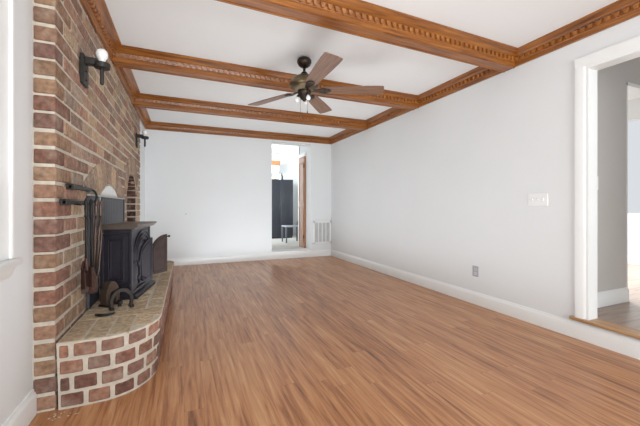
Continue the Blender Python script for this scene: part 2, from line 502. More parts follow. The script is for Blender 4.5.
# soldier arch over the fireplace, on its own bed of mortar
def arch_ring(inner, outer_, n, proud_m, proud_b, fan, half):
    vs_in = []; vs_out = []
    for k in range(n + 1):
        a = -half + 2 * half * k / n
        vs_in.append(inner(a)); vs_out.append(outer_(a))
    for k in range(n):
        q = [vs_in[k], vs_in[k + 1], vs_out[k + 1], vs_out[k]]
        ex = [1.0, 1.0, 1.018, 1.018]; mc = fan
        qm = [(mc[0] + (y - mc[0]) * e, mc[1] + (z - mc[1]) * e) for (y, z), e in zip(q, ex)]
        v, fs = prism(bw.bm, [(MF - .05, y, z) for y, z in qm], (.05 + proud_m, 0, 0)); bw.paint(v, (1, 1, 1, 1), 1)
        # brick shrunk inside its cell
        cy = sum(p[0] for p in q) / 4; cz = sum(p[1] for p in q) / 4
        wd = math.hypot(q[1][0] + q[2][0] - q[0][0] - q[3][0], q[1][1] + q[2][1] - q[0][1] - q[3][1]) / 2
        t = min(.35, .0065 / max(wd, .01))
        qq = [(q[0][0] + (q[1][0] - q[0][0]) * t, q[0][1] + (q[1][1] - q[0][1]) * t), (q[1][0] + (q[0][0] - q[1][0]) * t, q[1][1] + (q[0][1] - q[1][1]) * t),
              (q[2][0] + (q[3][0] - q[2][0]) * t, q[2][1] + (q[3][1] - q[2][1]) * t), (q[3][0] + (q[2][0] - q[3][0]) * t, q[3][1] + (q[2][1] - q[3][1]) * t)]
        qq = [(cy + (y - cy) * .985, cz + (z - cz) * .95) for y, z in qq]
        bw.poly([(MF - .05, y, z) for y, z in qq], (.05 + proud_b + random.uniform(0, .002), 0, 0), clay_of(pal=CLAY[3:7] + CLAY[9:]), .003)
def ray_circle(c, C, R, a):
    """point on the circle (C, R) seen from c at the angle a from vertical"""
    dx, dz = math.sin(a), math.cos(a)
    ox, oz = c[0] - C[0], c[1] - C[1]
    bq = ox * dx + oz * dz; cc = ox * ox + oz * oz - R * R
    t = -bq + math.sqrt(max(0, bq * bq - cc))
    return (c[0] + dx * t, c[1] + dz * t)
fan_c = (FC[0], .42)
def f_in(a):
    p = ray_circle(fan_c, FC, FR, a)
    if abs(p[0] - FC[0]) > FHW: 
        s = 1 if a > 0 else -1; t = FHW / abs(math.sin(a)); p = (FC[0] + s * FHW, fan_c[1] + math.cos(a) * t)
    return p
def f_out(a): return ray_circle(fan_c, EC, ER, a)
arch_ring(f_in, f_out, 15, .0025, .0085, fan_c, math.radians(47))
nic_c = (NC, NS - .05)
def n_in(a):
    t = PI / 2 - a; return (NC + NHW * math.cos(t), NS + NRISE * math.sin(t))
def n_out(a):
    t = PI / 2 - a; return (NC + (NHW + .17) * math.cos(t), NS + (NRISE + .22) * math.sin(t))
arch_ring(n_in, n_out, 11, .0025, .0085, nic_c, math.radians(84))
# niche lining: back and both jambs of brick, floor of brick
ND = .26
v = box(bw.bm, XL - .22, NC - NHW - .1, NZ0 - .09, XBR - .02 - ND, NC + NHW + .1, NS + NRISE + .1); bw.paint(v, (1, 1, 1, 1), 1)
for i in range(int(NZ0 / COURSE), ncourse):
    z0 = i * COURSE + J; z1 = (i + 1) * COURSE - J
    if z0 > NS + NRISE or z1 < NZ0: continue
    sft = .11 if i % 2 else 0
    if z0 < NS:
        for (ya, yb) in ((NC - NHW - .06, NC - NHW + .004), (NC + NHW - .004, NC + NHW + .06)):
            for xa, xb in ((XBR - .012 - .105, XBR - .012), (XBR - ND, XBR - .012 - .12)) if i % 2 else ((XBR - .012 - .215, XBR - .012),):
                bw.brick(xa, ya, z0, xb, yb, min(z1, NS), clay_of(pal=NICHE_SHADE))
    y = NC - NHW - sft
    while y < NC + NHW:
        bw.brick(XBR - ND - .03, y + J, z0, XBR - ND, y + BL - J, z1, clay_of(pal=NICHE_SHADE)); y += BL
NA = 14
for k in range(NA):                                # soffit of the niche arch
    a0, a1 = PI - PI * k / NA - .012, PI - PI * (k + 1) / NA + .012
    P_ = lambda a, d: (NC + (NHW + d) * math.cos(a), NS + (NRISE + d) * math.sin(a))
    q = [P_(a0, -.005), P_((a0 + a1) / 2, -.005), P_(a1, -.005), P_(a1, .05), P_(a0, .05)]
    bw.poly([(XBR - .012, y, z) for y, z in q], (-ND, 0, 0), clay_of(pal=NICHE_SHADE), .003)
struct('wall_brick', bw.bm, [M_brick, M_mortar])

# ------------------------------------------------------------------ hearth
HZ = .345
hearth = thing('raised_hearth', 'raised curved brick hearth platform along the brick wall, under the stove', 'hearth', (0, 0, 0))
def hearth_path():
    p = [(-.578, 1.988), (-.50, 1.985), (-.40, 1.99)]
    # rounded corner
    cx, cy, rx, ry = -.40, 2.28, .25, .29
    for k in range(1, 15):
        a = -PI / 2 + (PI / 2) * k / 14
        p.append((cx + rx * math.cos(a), cy + ry * math.sin(a)))
    p += [(-.148, 2.7), (-.143, 3.2), (-.138, 3.8), (-.132, 4.28)]
    cx, cy = -.252, 4.30
    for k in range(0, 9):
        a = (PI / 2) * k / 8; p.append((cx + .12 * math.cos(a), cy + .12 * math.sin(a)))
    p += [(-.578, 4.42)]
    return [Vector((x, y)) for x, y in p]
HP = hearth_path()
HS = [0]
for i in range(1, len(HP)): HS.append(HS[-1] + (HP[i] - HP[i - 1]).length)
def hp(s, off=0):
    s = max(0, min(HS[-1], s))
    for i in range(1, len(HP)):
        if s <= HS[i] + 1e-9: break
    t = (s - HS[i - 1]) / (HS[i] - HS[i - 1])
    p = HP[i - 1].lerp(HP[i], t)
    # smoothed normal
    def tan(j): 
        a = HP[max(j - 1, 0)]; b2 = HP[min(j + 1, len(HP) - 1)]; return (b2 - a).normalized()
    tg = tan(i - 1).lerp(tan(i), t).normalized()
    return p + Vector((tg.y, -tg.x)) * off
hb = BrickMesh()
HC = HZ / 4
flare = lambda z: .026 * (z / HZ) ** 1.3            # the face leans out towards the top edge
# mortar core
core = []
for z in (0, HC, 2 * HC, 3 * HC, HZ - .003):
    core.append([hb.bm.verts.new((q.x, q.y, z)) for q in [hp(HS[-1] * k / 160, flare(z) - .005) for k in range(161)]])
fs = [hb.bm.faces.new(core[-1]), hb.bm.faces.new(core[0][::-1])]
for r0, r1 in zip(core, core[1:]):
    for k in range(161): fs.append(hb.bm.faces.new((r0[k], r0[(k + 1) % 161], r1[(k + 1) % 161], r1[k])))
hb.paint([v for r in core for v in r], (1, 1, 1, 1), 1)
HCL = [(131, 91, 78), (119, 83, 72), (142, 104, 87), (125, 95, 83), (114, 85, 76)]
hj = .0105
for i in range(4):
    z0, z1 = i * HC + hj, (i + 1) * HC - hj
    if i == 3: z1 = HZ - .014
    s = -.058 if i % 2 else 0
    while s < HS[-1] - .02:
        a, bq = max(s, 0) + hj, min(s + .116, HS[-1]) - hj
        s += .116
        if bq - a < .02: continue
        n = 5; zm = (z0 + z1) / 2
        pts = [hp(a + (bq - a) * k / n, flare(zm) + random.uniform(0, .002)) for k in range(n + 1)]
        inn = [hp(a + (bq - a) * k / n, -.03) for k in range(n + 1)]
        zz0, zz1 = z0 + random.uniform(-.003, .003), z1 + random.uniform(-.003, .003)
        hb.poly([(q.x, q.y, zz0) for q in pts + inn[::-1]], (0, 0, zz1 - zz0), clay_of(pal=HCL), .005)
face = link('brick_face', hb.bm, [M_brick, M_mortar], hearth)
# cap: bricks laid flat, rows across the hearth and a border row along its side
hc = BrickMesh()
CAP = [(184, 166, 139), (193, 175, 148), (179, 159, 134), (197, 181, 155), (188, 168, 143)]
z0, z1 = HZ - .012, HZ
EW = .09
OUTL = [hp(HS[-1] * k / 400, flare(HZ) - .008) for k in range(401)]
def edge_x(y):
    xs = [p.x for p in OUTL if abs(p.y - y) < .02]
    return max(xs) if xs else -.58
def front_y(x):
    ys = [p.y for p in OUTL if abs(p.x - x) < .012 and p.y < 2.6]
    return min(ys) if ys else 2.6
s = .56
while s < HS[-1] - .40:
    a, bq = s + .006, s + .2 - .006
    pts = [hp(a + (bq - a) * k / 5, flare(HZ) - .008) for k in range(6)]; inn = [hp(a + (bq - a) * k / 5, flare(HZ) - .008 - EW) for k in range(6)]
    hc.poly([(q.x, q.y, z0) for q in pts + inn[::-1]], (0, 0, z1 - z0), clay_of(pal=CAP), .003)
    s += .2
y = 2.30
r_ = 0
while y < 4.36:
    xr = edge_x(y) - (EW + .012 if y > 2.36 else .004)
    xr = min(xr, edge_x(y + .09) - (EW + .012 if y > 2.36 else .004))
    xm = (-.42, -.34)[r_ % 2]
    for (xa, xb) in ((-.578, xm), (xm, xr)):
        hc.brick(xa + .005, y + .005, z0, xb - .005, y + .097, z1, clay_of(pal=CAP), .003, .001)
    y += .102; r_ += 1
for k in range(4):                                 # front bricks laid the other way, ends to the front edge
    xa = -.578 + k * .103
    ya = max(front_y(xa + .01), front_y(xa + .09)) + .004
    if 2.295 - ya > .04: hc.brick(xa + .005, ya, z0, xa + .098, 2.295, z1 - .0005, clay_of(pal=CAP), .003, .001)
link('brick_cap', hc.bm, [M_brick, M_mortar], hearth)

# ------------------------------------------------------------------ fireback board, white arch plate
M_board = plain('dark_grey_board', (62, 62, 68), .55, .1, var=.1, scale=20)
fb = thing('fireback_board', 'dark grey grooved fireback board leaning flat on the brick behind the stove', 'fireback', (XBR + .004, 0, HZ))
bm = B(); box(bm, 0, 2.53, .002, .018, 2.80, .742, .002)
link('side_panel', bm, M_board, fb)
bm = B()
y = 2.805
while y < 3.79: box(bm, 0, y, .002, .020, min(y + .066, 3.79), .742, .004); y += .068
link('grooved_panel', bm, M_board, fb)
bm = B(); box(bm, 0, 3.79, .002, .026, 3.85, .745, .003); link('end_post', bm, M_iron, fb)
M_rail = plain('pale_metal_edge', (176, 174, 170), .4, .3, var=.1)  # pale strip along the board's top edge and panel joint
bm = B(); box(bm, 0, 2.525, .742, .024, 3.855, .754, .003); box(bm, .017, 2.793, .002, .024, 2.807, .742, .002)
o = link('edge_strip', bm, M_rail, fb); o['label'] = 'pale metal edge strip'
bm = B(); pts = []
for k in range(25):
    a = PI * .18 + PI * .64 * k / 24; pts.append((XBR - .014, FC[0] + .70 * math.cos(a), FC[1] + .70 * math.sin(a)))
prism(bm, pts, (.012, 0, 0))
M_plate = plain('chalky_white_plate', (226, 226, 224), .6, var=.08, scale=25)
o = link('arched_plate', bm, M_plate, smooth=30); tag(o, 'white arched plate showing above the dark fireback board', 'plate')

# ------------------------------------------------------------------ wood stove
PHI = math.radians(9.5)
st = thing('wood_stove', 'black cast iron wood stove with open double doors on brick hearth', 'stove', (-.353, 2.685, HZ + .0015), -PHI)
SW, SD = .47, .198
bm = B()
box(bm, -SD, 0, .045, -.012, SW, .505, .004)
# front frame round the arched door opening
ac, ahw, asp, arise = .275, .165, .255, .15
pts = [(0, 0, .045), (0, ac - ahw, .045), (0, ac - ahw, asp)] + [(0, ac + ahw * math.cos(PI - PI * k / 14), asp + arise * math.sin(PI - PI * k / 14)) for k in range(1, 14)] + [(0, ac + ahw, asp), (0, ac + ahw, .045), (0, SW, .045), (0, SW, .505), (0, 0, .505)]
prism(bm, [(-.014, y, z) for _, y, z in pts], (.014, 0, 0))
box(bm, -.016, -.006, .04, .006, .03, .505, .005); box(bm, -.016, SW - .03, .04, .006, SW + .006, .505, .005)
box(bm, -SD, -.006, .04, -SD + .022, .02, .505, .004)
link('firebox_body', bm, M_iron, st, smooth=35)
bm = B()
for r0, px in ((1.08, .008), (1.28, .012), (1.48, .008)):
    tube(bm, [(px * .4, ac + ahw * r0 * math.cos(PI - PI * k / 20), asp + (arise * r0) * math.sin(PI - PI * k / 20)) for k in range(21)], .008, 6)
link('arch_moulding', bm, M_iron, st)
bm = B()                                           # side panel with a stepped frame
for a, zt, zb_, th in ((-SD + .045, .445, .13, .008), (-SD + .058, .43, .145, .004)):
    x0, x1 = a, -.045 if th > .005 else -.058
    for (p, q, r_, s_) in ((x0, zb_, x1, zb_ + .012), (x0, zt - .012, x1, zt), (x0, zb_, x0 + .012, zt), (x1 - .012, zb_, x1, zt)):
        box(bm, p, -th, q, r_, .003, s_, .003)
box(bm, -SD, -.012, .46, .0, .0, .475, .004); box(bm, -SD, -.012, .09, .0, .0, .108, .004)
link('side_moulding', bm, M_iron, st)
bm = B()
prism(bm, [(-SD, -.022, .505), (.03, -.022, .505), (.034, -.022, .512), (.044, -.022, .520), (.052, -.022, .528), (.052, -.022, .540), (-SD, -.022, .540)], (0, SW + .044, 0))
M_stovetop = plain('dusty_iron_top', (92, 80, 70), .4, .3, var=.2, scale=18)
o = link('top_plate', bm, M_stovetop, st, bev=.003); o['label'] = 'dusty brown topped plate'
bm = B(); prism(bm, [(-SD, -.012, 0), (.045, -.012, 0), (.045, -.012, .018), (.03, -.012, .03), (.012, -.012, .036), (.008, -.012, .05), (-SD, -.012, .05)], (0, SW + .024, 0))
link('plinth', bm, M_iron, st, bev=.002)
def leaf(name, hinge_y, dirv, w, flip, mat, label=None):
    """half of an arched double door; local 2D (s along leaf, z)"""
    d = Vector((dirv[0], dirv[1], 0)).normalized(); nrm = Vector((d.y, -d.x, 0)) * flip
    h = Vector((.012, hinge_y, 0))
    def P(s, z, o=0): return h + d * s + Vector((0, 0, z)) + nrm * o
    zt = lambda s: .255 + .165 * math.sin(math.acos(max(-1, min(1, 1 - s / w))))
    n = 12
    prof = [(0, .085)] + [(w * k / n, zt(w * k / n)) for k in range(n + 1)] + [(w, .085)]
    bm = B(); prism(bm, [P(s, z, 0) for s, z in prof], nrm * .014)
    # raised rim and inner panel
    ins = [(.022, .11)] + [(max(.022, min(w - .02, w * k / n)), zt(max(.022, min(w - .02, w * k / n))) - .03) for k in range(n + 1)] + [(w - .02, .11)]
    q = []
    for p in ins:
        if not q or (abs(p[0] - q[-1][0]) + abs(p[1] - q[-1][1])) > 1e-4: q.append(p)
    tube(bm, [P(s, z, .014) for s, z in q + [q[0]]], .004, 6)
    for zz in (.13, .24): tube(bm, [P(-.004, zz - .02, .007), P(-.004, zz + .02, .007)], .009, 8)
    dr = link(name, bm, mat, st)
    if label: dr['label'] = label
    return dr, P
a1 = math.radians(18)
d1, P1 = leaf('door', .115, (math.sin(a1), math.cos(a1)), .165, 1, M_iron)
bm = B(); tube(bm, [P1(.02, .115, .016), P1(.05, .115, .03), P1(.075, .115, .03)], .008, 8); tube(bm, [P1(.03, .135, .016), P1(.03, .10, .022)], .007, 8)
link('latch', bm, M_iron, d1)
a2 = math.radians(45 + 9.5)
M_inner = plain('sooty_brown_iron', (62, 46, 42), .5, .25, var=.2, scale=25)
d2, P2 = leaf('door', .435, (math.cos(a2), math.sin(a2)), .17, 1, M_inner, 'brownish door leaf swung wide open')
bm = B(); tube(bm, [P2(.165, .40, .007), P2(.19, .40, .007)], .005, 8)
lathe(bm, [(0, -.011), (.008, -.008), (.011, 0), (.008, .008), (0, .011)], P2(.196, .40, .007), 12)
link('knob', bm, M_wrought, d2)

# ------------------------------------------------------------------ fireplace tools on their wall bars
tr_ = thing('tool_rack', 'two black iron wall bars holding the fireplace tools on brick', 'rack', (XBR, 0, 0))
for nm, ya, yb, z in (('hanging_bar', 2.045, 2.40, 1.040), ('hanging_bar', 2.14, 2.56, 1.126)):
    bm = B()
    box(bm, .012, ya, z - .011, .03, yb, z + .011, .003); box(bm, 0.0, ya, z - .016, .036, ya + .03, z + .016, .003); box(bm, -.004, yb - .03, z - .012, .02, yb - .006, z + .012, .002)
    if z > 1.1:
        tube(bm, [(.021, yb - .01, z)] + [(.026 + .02 * math.sin(t), yb + .04 * math.sin(t), z - .045 + .045 * math.cos(t)) for t in (.3, .7, 1.1, 1.57, 2.0, 2.5)], .007, 8)
    else:
        for y in (2.20, 2.31, 2.37): tube(bm, [(.021, y, z - .008), (.055, y, z - .014), (.072, y, z - .004), (.072, y, z + .012)], .004, 6)
    link(nm, bm, M_wrought, tr_)
M_copper = plain('browned_copper', (66, 42, 36), .45, .45, var=.25, scale=20)
M_steel = plain('worn_steel', (92, 76, 68), .4, .7, var=.2, scale=30)
def tool(name, label, x, y, ztop, zbot, mat, lean=(0, 0)):
    t = thing(name, label, 'fireplace tool', (x, y, zbot), 0, 'fireplace tools hanging by the stove')
    h = ztop - zbot; dx, dy = lean
    P = lambda s: Vector((-dx * (1 - s) * -1, dy * (1 - s), h * s))
    bm = B(); tube(bm, [P(.22), P(.6), P(.93)], .0075, 8)
    lathe(bm, [(.006, 0), (.012, .01), (.008, .02), (.011, .05), (.008, .09), (.005, .10)], P(.8), 10)
    link('rod', bm, mat, t)
    bm = B(); c = P(.96)
    tube(bm, [c + Vector((0, .016 * math.sin(a), .024 * math.cos(a))) for a in [2 * PI * k / 14 for k in range(15)]], .005, 6)
    link('ring_handle', bm, mat, t)
    return t, P
t, P = tool('fireplace_shovel', 'iron fireplace shovel with reddish brown pan hanging nearest the brick', -.510, 2.20, 1.06, .525, M_wrought)
bm = B(); c = P(.0)
pan = [(-.024, .0), (-.029, .03), (-.029, .15), (-.022, .175), (-.015, .185), (.015, .185), (.022, .175), (.029, .15), (.029, .03), (.024, 0)]
dv = Vector((.40, .92, 0)).normalized(); nv = Vector((.92, -.40, 0)).normalized()
prism(bm, [dv * a + Vector((0, 0, b_)) - nv * .01 for a, b_ in pan], nv * .004)
for s in (-1, 1): prism(bm, [dv * (s * .029) + Vector((0, 0, z)) + nv * o for z, o in ((.03, -.01), (.15, -.01), (.14, .012), (.03, .016))], dv * (-s * .004))
tube(bm, [Vector((0, 0, .13)), Vector((0, 0, .2))], .009, 8)
o = link('pan', bm, M_copper, t, bev=.001); o['label'] = 'reddish brown shovel pan'
t, P = tool('fireplace_brush', 'dark fireplace brush hanging beside the shovel', -.512, 2.315, 1.06, .50, M_wrought, (.0, .01))
bm = B(); c = P(0)
lathe(bm, [(.030, 0), (.034, .04), (.028, .09), (.014, .13), (.010, .15)], c, 14); link('bristles', bm, plain('brown_bristle', (70, 46, 36), .9, var=.4, scale=90), t)
t, P = tool('fireplace_poker', 'thin steel poker with hooked end hanging in the middle of the tools', -.500, 2.40, 1.06, .52, M_steel, (-.02, -.03))
bm = B(); tube(bm, [P(.25), P(.08), P(.0)], [.0065, .006, .003], 8); tube(bm, [P(.12), P(.08) + Vector((.02, .012, 0)), P(.11) + Vector((.035, .02, 0))], [.005, .005, .002], 8); link('hook', bm, M_steel, t)
t, P = tool('fireplace_tongs', 'thin steel fireplace tongs hanging closest to the stove side', -.480, 2.44, 1.06, .51, M_steel, (-.035, -.05))
for s in (-1, 1):
    bm = B(); tube(bm, [P(.72), P(.6) + Vector((.012 * s, .012 * s, 0)), P(.2) + Vector((.014 * s, .012 * s, 0)), P(0) + Vector((.003 * s, .003 * s, 0))], .005, 8); link('tong_arm', bm, M_steel, t)

# andirons on the hearth
def andiron(label, x, y, rz, w, h, mat, wide):
    t = thing('andiron', label, 'andiron', (x, y, HZ), rz, 'rounded iron andirons on the hearth')
    bm = B(); pr = []
    n = 18
    for k in range(n + 1):
        a = PI - PI * k / n; pr.append((w / 2 * math.cos(a), h * .62 * math.sin(a) + h * .38))
    pr = [(-w / 2 * .9, .012)] + pr + [(w / 2 * .9, .012)]
    kk = .72 if w > .12 else .5
    inn = [(a * kk, .012 + (b_ - .012) * (kk + .06)) for a, b_ in pr]
    for k in range(len(pr) - 1):
        prism(bm, [(pr[k][0], 0, pr[k][1]), (pr[k + 1][0], 0, pr[k + 1][1]), (inn[k + 1][0], 0, inn[k + 1][1]), (inn[k][0], 0, inn[k][1])], (0, wide, 0))
    bmesh.ops.remove_doubles(bm, verts=bm.verts[:], dist=.0005)
    link('arched_front', bm, mat, t, smooth=40, bev=.003)
    for a in (-.52, .32):
        bm = B(); box(bm, w * a, -.012, 0, w * (a + .2), wide + .012, .014, .003); link('foot', bm, M_wrought, t)
    bm = B(); box(bm, -.011, wide, .025, .011, wide + .045, .045, .003); box(bm, -.011, wide + .03, 0, .011, wide + .045, .03, .003)
    link('log_bar', bm, M_wrought, t)
M_rust = plain('rusty_brown_iron', (78, 62, 52), .6, .3, var=.25, scale=22, bump=.2)
M_andi = plain('dull_dark_iron', (52, 46, 42), .5, .4, var=.25, scale=22, bump=.2)
andiron('narrow brown rounded iron andiron near the fireplace tools', -.442, 2.56, math.radians(48), .10, .165, M_rust, .06)
andiron('wider dark rounded iron andiron at the stove corner', -.375, 2.46, math.radians(20), .135, .135, M_andi, .03)
bm = B(); tube(bm, [(-.50, 2.36, HZ + .008), (-.47, 2.335, HZ + .008), (-.43, 2.33, HZ + .008), (-.40, 2.36, HZ + .008)], [.006, .010, .009, .005], 8)
o = link('iron_hook', bm, M_wrought); tag(o, 'flat dark iron hook lying on the hearth bricks in front of andirons', 'hook')

# ------------------------------------------------------------------ sconces on the brick
M_sconce = plain('matte_black_iron', (46, 43, 40), .5, .3, var=.15, scale=25)
def make_sconce():
    s = thing('wall_sconce', 'black iron wall sconce with bare white bulb, near end of brick wall', 'wall lamp', (XBR, 2.455, 1.90), 0, 'black iron sconces on the brick wall')
    bm = B(); box(bm, .0, -.058, -.12, .020, .058, .065, .003)
    tube(bm, [(.02, 0, -.03), (.026, 0, -.03)], .006, 8); tube(bm, [(.02, 0, -.085), (.026, 0, -.085)], .006, 8)
    link('back_plate', bm, M_sconce, s)
    bm = B(); box(bm, .018, -.030, .012, .085, .018, .055, .003); link('arm', bm, M_sconce, s)
    bm = B(); lathe(bm, [(.030, 0), (.044, .004), (.046, .016), (.046, .034), (.040, .036), (.030, .030), (0, .030)], (.105, 0, 0), 20); link('cup', bm, M_sconce, s, smooth=40)
    bm = B(); lathe(bm, [(0, -.105), (.008, -.102), (.011, -.095), (.011, .004)], (.105, 0, 0), 12); link('drop_finial', bm, M_sconce, s, smooth=40)
    bm = B(); lathe(bm, [(.014, .03), (.016, .045), (.022, .06), (.031, .078), (.034, .094), (.030, .112), (.018, .124), (0, .128)], (.105, 0, 0), 20); link('bulb', bm, M_bulb, s)
    return s
s1 = make_sconce()
s2 = copy_tree(s1); s2.location = (XBR, 4.92, 1.92); s2['label'] = 'black iron wall sconce with bare white bulb, far end of brick wall'

# ------------------------------------------------------------------ ceiling fan
FX, FY = 1.04, 2.85
fan = thing('ceiling_fan', 'bronze ceiling fan with brown wooden blades and small bulbs between the beams', 'ceiling fan', (FX, FY, ZC))
M_bronze = plain('antique_bronze', (112, 98, 76), .32, .8, var=.12, scale=25)
M_bronze_d = plain('dark_bronze', (58, 48, 40), .38, .7, var=.15, scale=25)
M_blade = wood('walnut_blade', (84, 56, 40), (124, 88, 64), (152, 112, 84), 0, .4, (4, 60))
bm = B(); lathe(bm, [(.014, -.092), (.034, -.088), (.056, -.070), (.068, -.045), (.066, -.024), (.052, -.010), (.036, 0)], (0, 0, 0), 28); link('canopy', bm, M_bronze_d, fan, smooth=40)
bm = B(); tube(bm, [(0, 0, -.08), (0, 0, -.16)], .013, 12); lathe(bm, [(.03, -.165), (.034, -.15), (.022, -.135), (.014, -.13)], (0, 0, 0), 18); link('downrod', bm, M_bronze_d, fan)
bm = B(); lathe(bm, [(.05, -.315), (.085, -.312), (.105, -.295), (.125, -.285), (.138, -.265), (.136, -.245), (.124, -.218), (.100, -.192), (.06, -.170), (.02, -.160)], (0, 0, 0), 36); link('motor_housing', bm, M_bronze, fan, smooth=40)
bm = B(); lathe(bm, [(.0, -.412), (.012, -.408), (.018, -.398), (.034, -.388), (.042, -.375), (.048, -.36), (.056, -.345), (.062, -.33), (.06, -.312)], (0, 0, 0), 28); link('switch_housing', bm, M_bronze_d, fan, smooth=40)
for deg in (-93, -22, 50, 119):
    Rm = Matrix.Rotation(math.radians(deg), 4, 'Z') @ Matrix.Translation((0, 0, -.302)) @ Matrix.Rotation(math.radians(-11), 4, 'X')
    out = [(.17, -.05), (.22, -.056), (.50, -.07), (.66, -.075), (.728, -.074), (.738, -.066), (.744, -.02), (.744, .02), (.738, .066), (.728, .074), (.66, .075), (.50, .07), (.22, .056), (.17, .05), (.158, .02), (.158, -.02)]
    bm = B(); prism(bm, [(a, b_, -.004) for a, b_ in out], (0, 0, .008))
    bl = link('blade', bm, M_blade, fan, bev=.0015); bl.matrix_local = Rm
    bm = B(); prism(bm, [(.06, -.016, -.012), (.13, -.02, -.012), (.18, -.042, -.012), (.225, -.03, -.012), (.25, 0, -.012), (.225, .03, -.012), (.18, .042, -.012), (.13, .02, -.012), (.06, .016, -.012)], (0, 0, .007))
    for y_ in (-.022, .022): tube(bm, [(.195, y_, -.016), (.195, y_, -.010)], .006, 8)
    link('blade_bracket', bm, M_bronze_d, bl, bev=.001)
for deg in (152, 282, 60):
    a = math.radians(deg); dv = Vector((math.cos(a), math.sin(a), 0))
    bm = B(); p0 = dv * .035 + Vector((0, 0, -.345)); p1 = dv * .056 + Vector((0, 0, -.356))
    tube(bm, [p0, dv * .050 + Vector((0, 0, -.345)), p1], .012, 10); tube(bm, [p1 - Vector((0, 0, -.006)), p1 + (dv * .3 + Vector((0, 0, -1))).normalized() * .012], .014, 12)
    ar = link('lamp_socket', bm, M_bronze_d, fan)
    q = (dv * .35 + Vector((0, 0, -1))).normalized()
    rot = Vector((0, 0, 1)).rotation_difference(q).to_matrix().to_4x4()
    bm = B(); lathe(bm, [(.010, 0), (.013, .008), (.019, .018), (.022, .029), (.019, .041), (.010, .049), (0, .051)], (0, 0, 0), 16, Matrix.Translation(p1 + q * .012) @ rot)
    o = link('bulb', bm, M_bulb, ar); o['label'] = 'white round bulb'
for (cx, cy, ln) in ((-.045, -.02, .13), (.012, -.05, .10)):
    bm = B(); tube(bm, [(cx, cy, -.40), (cx, cy, -.42 - ln)], .0016, 6); lathe(bm, [(0, -.012), (.005, -.008), (.005, .004), (.002, .01)], (cx, cy, -.42 - ln), 10)
    link('pull_chain', bm, M_bronze, fan)

# ------------------------------------------------------------------ switches, outlet, grille
M_plastic = plain('white_plastic', (240, 240, 238), .3, var=.01)
M_gplate = plain('grey_plate', (168, 168, 170), .4, .2, var=.05)
M_dark = plain('dark_slot', (60, 60, 60), .6)
sw = thing('light_switch', 'white three gang light switch plate on right wall beside the doorway', 'light switch', (XR, 1.827, 1.074))
bm = B(); box(bm, -.008, -.083, -.054, 0, .083, .054, .003, 2); link('switch_plate', bm, M_plastic, sw)
for y in (-.046, 0, .046):
    bm = B(); box(bm, -.010, y - .008, -.016, -.006, y + .008, .016, .001); prism(bm, [(-.009, y - .005, -.004), (-.022, y - .005, .008), (-.022, y - .005, .013), (-.009, y - .005, .010)], (0, .01, 0)); link('toggle', bm, M_plastic, sw)
ou = thing('wall_outlet', 'small grey wall outlet low on the right wall above the baseboard', 'outlet', (XR, 2.472, .34))
bm = B(); box(bm, -.006, -.037, -.055, 0, .037, .055, .003); link('cover_plate', bm, M_gplate, ou)
for z in (-.022, .022):
    bm = B(); box(bm, -.009, -.017, z - .014, -.004, .017, z + .014, .003); so = link('socket', bm, plain('pale_grey_socket', (196, 196, 198), .4), ou)
    bm = B()
    for y in (-.007, .007): box(bm, -.0095, y - .0012, z - .004, -.0088, y + .0012, z + .007)
    link('slot', bm, M_dark, so)
gr = thing('air_vent_grille', 'white return air vent grille low on the back wall by the corner', 'vent', (2.594, YB, .487))
bm = B()
for (x0, z0, x1, z1) in ((-.2, -.23, -.165, .23), (.165, -.23, .2, .23), (-.2, .195, .2, .23), (-.2, -.23, .2, -.195)): box(bm, x0, -.012, z0, x1, 0, z1, .003)
for x in (-.082, 0, .082): box(bm, x - .009, -.010, -.2, x + .009, -.001, .2, .002)
link('vent_frame', bm, M_trim, gr)
M_louv = plain('vent_grey', (206, 206, 204), .5)
bm = B()
z = -.19
while z < .19:
    prism(bm, [(-.166, -.008, z), (-.166, -.0015, z + .010), (-.166, -.0005, z + .010), (-.166, -.007, z)], (.332, 0, 0)); z += .0125
box(bm, -.17, -.001, -.2, .17, .0, .2)
link('louvres', bm, M_louv, gr)
bm = B(); lathe(bm, [(.010, 0), (.010, .002), (.004, .004), (0, .005)], (0, 0, 0), 12, Matrix.Translation((.032, YB, .882)) @ Matrix.Rotation(PI / 2, 4, 'X'))
o = link('wall_anchor', bm, M_gplate); tag(o, 'tiny grey wall anchor left in the bare white back wall', 'wall anchor')

# flecks of plaster on the floor by the brick corner
bm = B()
for k in range(16):
    x, y, r = random.uniform(-.60, -.48), random.uniform(1.90, 1.965), random.uniform(.002, .006)
    n = 5; pts = [(x + r * random.uniform(.6, 1.2) * math.cos(2 * PI * i / n), y + r * random.uniform(.6, 1.2) * math.sin(2 * PI * i / n), 0.0) for i in range(n)]
    prism(bm, pts, (0, 0, .0015))
o = link('plaster_crumbs', bm, M_mortar); o['kind'] = 'stuff'; o['label'] = 'pale mortar crumbs on the floor by the brick corner'; o['category'] = 'debris'

